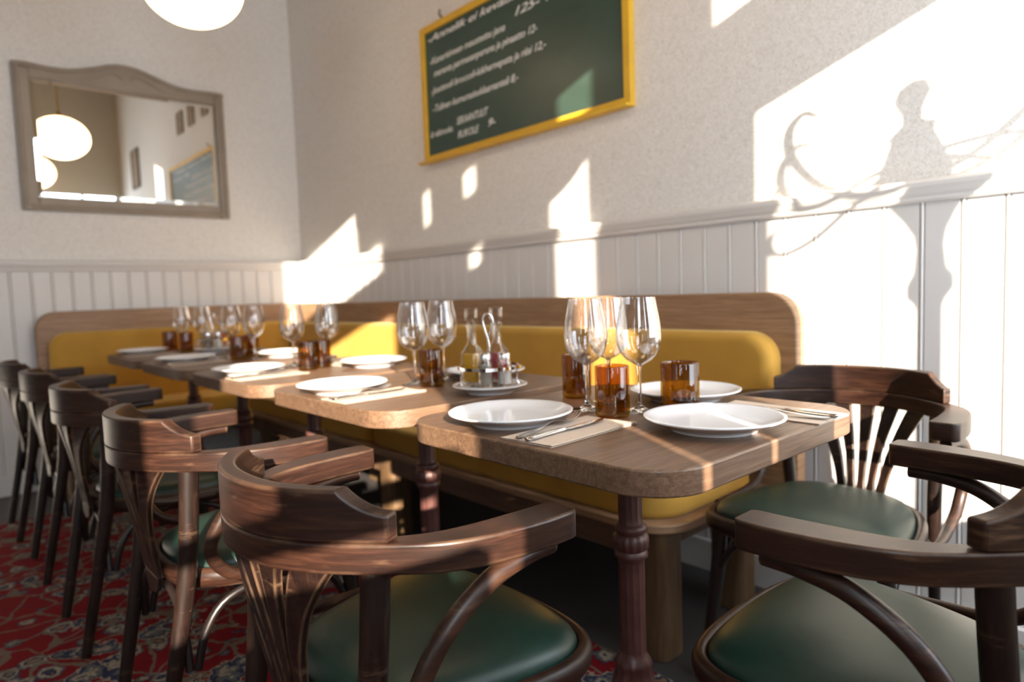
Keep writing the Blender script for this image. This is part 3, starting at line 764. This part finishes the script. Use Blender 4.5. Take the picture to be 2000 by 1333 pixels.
# ------------------------------------------------------------------ mirror
mr = thing('wall_mirror', 'taupe framed wall mirror with an arched carved top on the wallpaper', 'mirror', (0, 0, 0))
top = [(.492, 2.318), (.56, 2.322), (.66, 2.316), (.76, 2.322), (.87, 2.352), (.96, 2.384), (1.035, 2.392), (1.11, 2.384), (1.20, 2.356), (1.30, 2.326), (1.40, 2.318), (1.50, 2.322), (1.580, 2.322)]
tp = [(v.x, v.y) for v in catmull([(a, b_, 0) for a, b_ in top], 6)]
gy0, gy1, gz0, gz1 = .566, 1.526, 1.607, 2.240
YZ = lambda a, b_, c_: (c_, a, b_)
fr = join(prism([(.492, 1.532), (gy0, 1.532), (gy0, 2.29), (.492, 2.29)], XL + .001, XL + .036, YZ), prism([(gy1, 1.532), (1.580, 1.532), (1.580, 2.29), (gy1, 2.29)], XL + .001, XL + .036, YZ),
          prism([(gy0, 1.532), (gy1, 1.532), (gy1, gz0), (gy0, gz0)], XL + .001, XL + .033, YZ), prism([(gy0, gz1)] + [(gy1, gz1)] + [(1.526, 2.29)] + [(1.58, 2.29)] + tp[::-1] + [(.492, 2.29), (gy0, 2.29)], XL + .001, XL + .033, YZ))
mobj('frame', *fr, M_taupe, mr, bevel=.006, seg=2)
mobj('moulding', *join(tube([(XL + .036, p[0], p[1] - .018) for p in tp], .010, 8), tube([(XL + .036, .512, 1.55), (XL + .036, .512, 2.30)], .009, 8), tube([(XL + .036, 1.56, 1.55), (XL + .036, 1.56, 2.30)], .009, 8), tube([(XL + .034, .53, 1.555), (XL + .034, 1.545, 1.555)], .009, 8)), M_taupe, mr, smooth=True)
orn = []
for s_ in (-1, 1):
    orn.append(tube(catmull([(XL + .035, 1.035 + s_ * .02, 2.31), (XL + .037, 1.035 + s_ * .06, 2.335), (XL + .037, 1.035 + s_ * .10, 2.325), (XL + .036, 1.035 + s_ * .16, 2.29), (XL + .035, 1.035 + s_ * .24, 2.265)], 5), [.007, .009, .006, .003], 8))
orn.append(at(lathe([(.001, 0), (.02, .004), (.035, 0)], 20), 0, 0, 0))
orn[-1] = ([(XL + .034 + v[2], 1.035 + v[0], 2.32 + v[1] * .6) for v in orn[-1][0]], orn[-1][1])
mobj('carving', *join(*orn), M_taupe, mr, smooth=True)
bw = .022; gx = XL + .024
V = [(gx - .004, gy0 - .003, gz0 - .003), (gx - .004, gy1 + .003, gz0 - .003), (gx - .004, gy1 + .003, gz1 + .003), (gx - .004, gy0 - .003, gz1 + .003),
     (gx, gy0 + bw, gz0 + bw), (gx, gy1 - bw, gz0 + bw), (gx, gy1 - bw, gz1 - bw), (gx, gy0 + bw, gz1 - bw)]
mobj('mirror_glass', V, [(0, 1, 5, 4), (1, 2, 6, 5), (2, 3, 7, 6), (3, 0, 4, 7), (4, 5, 6, 7), (0, 3, 2, 1)], M_mirror, mr)

# ------------------------------------------------------------------ pendant lamps
def lamp_proto():
    t = thing('pendant_lamp', 'x', 'lamp')
    pf = []
    for i in range(33):
        a = -PI / 2 + (PI - .22) * i / 32; pf.append((max(.192 * math.cos(a), .0005), .155 * math.sin(a)))
    mobj('globe', *lathe(pf, 64), M_opal, t, smooth=True)
    mobj('gallery', *cap(lathe([(.055, .140), (.055, .158), (.03, .170), (.012, .185), (.008, .20)], 32), 32), M_brass, t, smooth=True)
    mobj('rod', *tube([(0, 0, .19), (0, 0, ZC - 2.265 - .02)], .006, 12), M_brass, t, smooth=True)
    mobj('ceiling_rose', *cap(lathe([(.05, ZC - 2.265), (.05, ZC - 2.265 - .015), (.02, ZC - 2.265 - .03)], 32), 32), M_brass, t, smooth=True)
    return t
LP = lamp_proto()
place(LP, 'lit white opal globe lamp hanging beside the mirror', (-2.884, .933, 2.265), 0, 'opal globe lamps over the tables')
place(LP, 'lit opal globe lamp seen in the mirror, second over the tables', (-1.25, .933, 2.265), 0, 'opal globe lamps over the tables')
place(LP, 'lit opal globe lamp seen in the mirror, third, close to the windows', (.10, .80, 2.265), 0, 'opal globe lamps over the tables')

# ------------------------------------------------------------------ things seen only in the mirror
def pic(lab, x, z, w_, h_, mt, g=None):
    t = thing('picture_frame', lab, 'picture', (x, YR, z), 0, g); b_ = .012
    mobj('frame', *join(box(-w_ / 2, w_ / 2, -.018, -.001, h_ / 2 - b_, h_ / 2), box(-w_ / 2, w_ / 2, -.018, -.001, -h_ / 2, -h_ / 2 + b_), box(-w_ / 2, -w_ / 2 + b_, -.018, -.001, -h_ / 2 + b_, h_ / 2 - b_), box(w_ / 2 - b_, w_ / 2, -.018, -.001, -h_ / 2 + b_, h_ / 2 - b_)), mt, t)
    mobj('print', *box(-w_ / 2 + b_, w_ / 2 - b_, -.010, -.002, -h_ / 2 + b_, h_ / 2 - b_), M_picture, t)
pic('small brown picture high above the chalkboard, nearest the windows, seen in the mirror', -1.96, 2.72, .16, .21, M_taupe, 'small pictures above the chalkboard')
pic('small brown picture high above the chalkboard, middle of three, seen in the mirror', -2.30, 2.74, .15, .22, M_taupe, 'small pictures above the chalkboard')
pic('small brown picture high above the chalkboard, nearest the mirror wall', -2.68, 2.74, .15, .20, M_taupe, 'small pictures above the chalkboard')
pic('dark framed picture on the chalkboard wall near the windows, seen in the mirror', -.22, 2.56, .30, .44, M_black)
cm = thing('security_camera', 'small black dome camera under the ceiling, seen in the mirror', 'camera', (.30, 1.95, ZC))
mobj('dome', *lathe([(.0005, -.10), (.03, -.095), (.055, -.075), (.065, -.04), (.065, -.02)], 24), M_black, cm, smooth=True)
mobj('housing', *cap(lathe([(.07, -.025), (.07, 0)], 24), 24), M_panel, cm)

# ------------------------------------------------------------------ coat stand (its shadow falls on the panelling)
cs = thing('coat_stand', 'dark bentwood coat stand whose shadow falls on the white panelling', 'coat stand', (.225, 1.585, 0))
mobj('pole', *cap(lathe([(.016, .0084), (.016, 1.20), (.020, 1.22), (.028, 1.24), (.028, 1.27), (.020, 1.30), (.017, 1.36), (.020, 1.40), (.030, 1.44), (.050, 1.50), (.048, 1.58), (.036, 1.64), (.028, 1.68), (.030, 1.70), (.014, 1.72), (.014, 1.75), (.024, 1.79), (.018, 1.82), (.004, 1.83)], 24), 24), M_leg, cs, smooth=True)
for k in range(4):
    a = .25 + k * PI / 2; u = lambda r, z: (r * math.cos(a), r * math.sin(a), z)
    mobj('hook', *tube(catmull([u(.03, 1.55), u(.10, 1.56), u(.18, 1.62), u(.235, 1.72), u(.24, 1.80), u(.21, 1.84), u(.18, 1.82)], 6), [.007, .008, .009, .011, .009, .004], 10), M_leg, cs, smooth=True)
    mobj('hook', *tube(catmull([u(.03, 1.62), u(.12, 1.58), u(.20, 1.53), u(.27, 1.53), u(.29, 1.58), u(.27, 1.63)], 6), [.006, .007, .007, .006, .003], 10), M_leg, cs, smooth=True)
for k in range(4):
    a = .8 + k * PI / 2; u = lambda r, z: (r * math.cos(a), r * math.sin(a), z)
    mobj('foot', *tube(catmull([u(.025, .42), u(.10, .38), u(.17, .22), u(.20, .06), u(.27, .024)], 6), .013, 10), M_leg, cs, smooth=True)
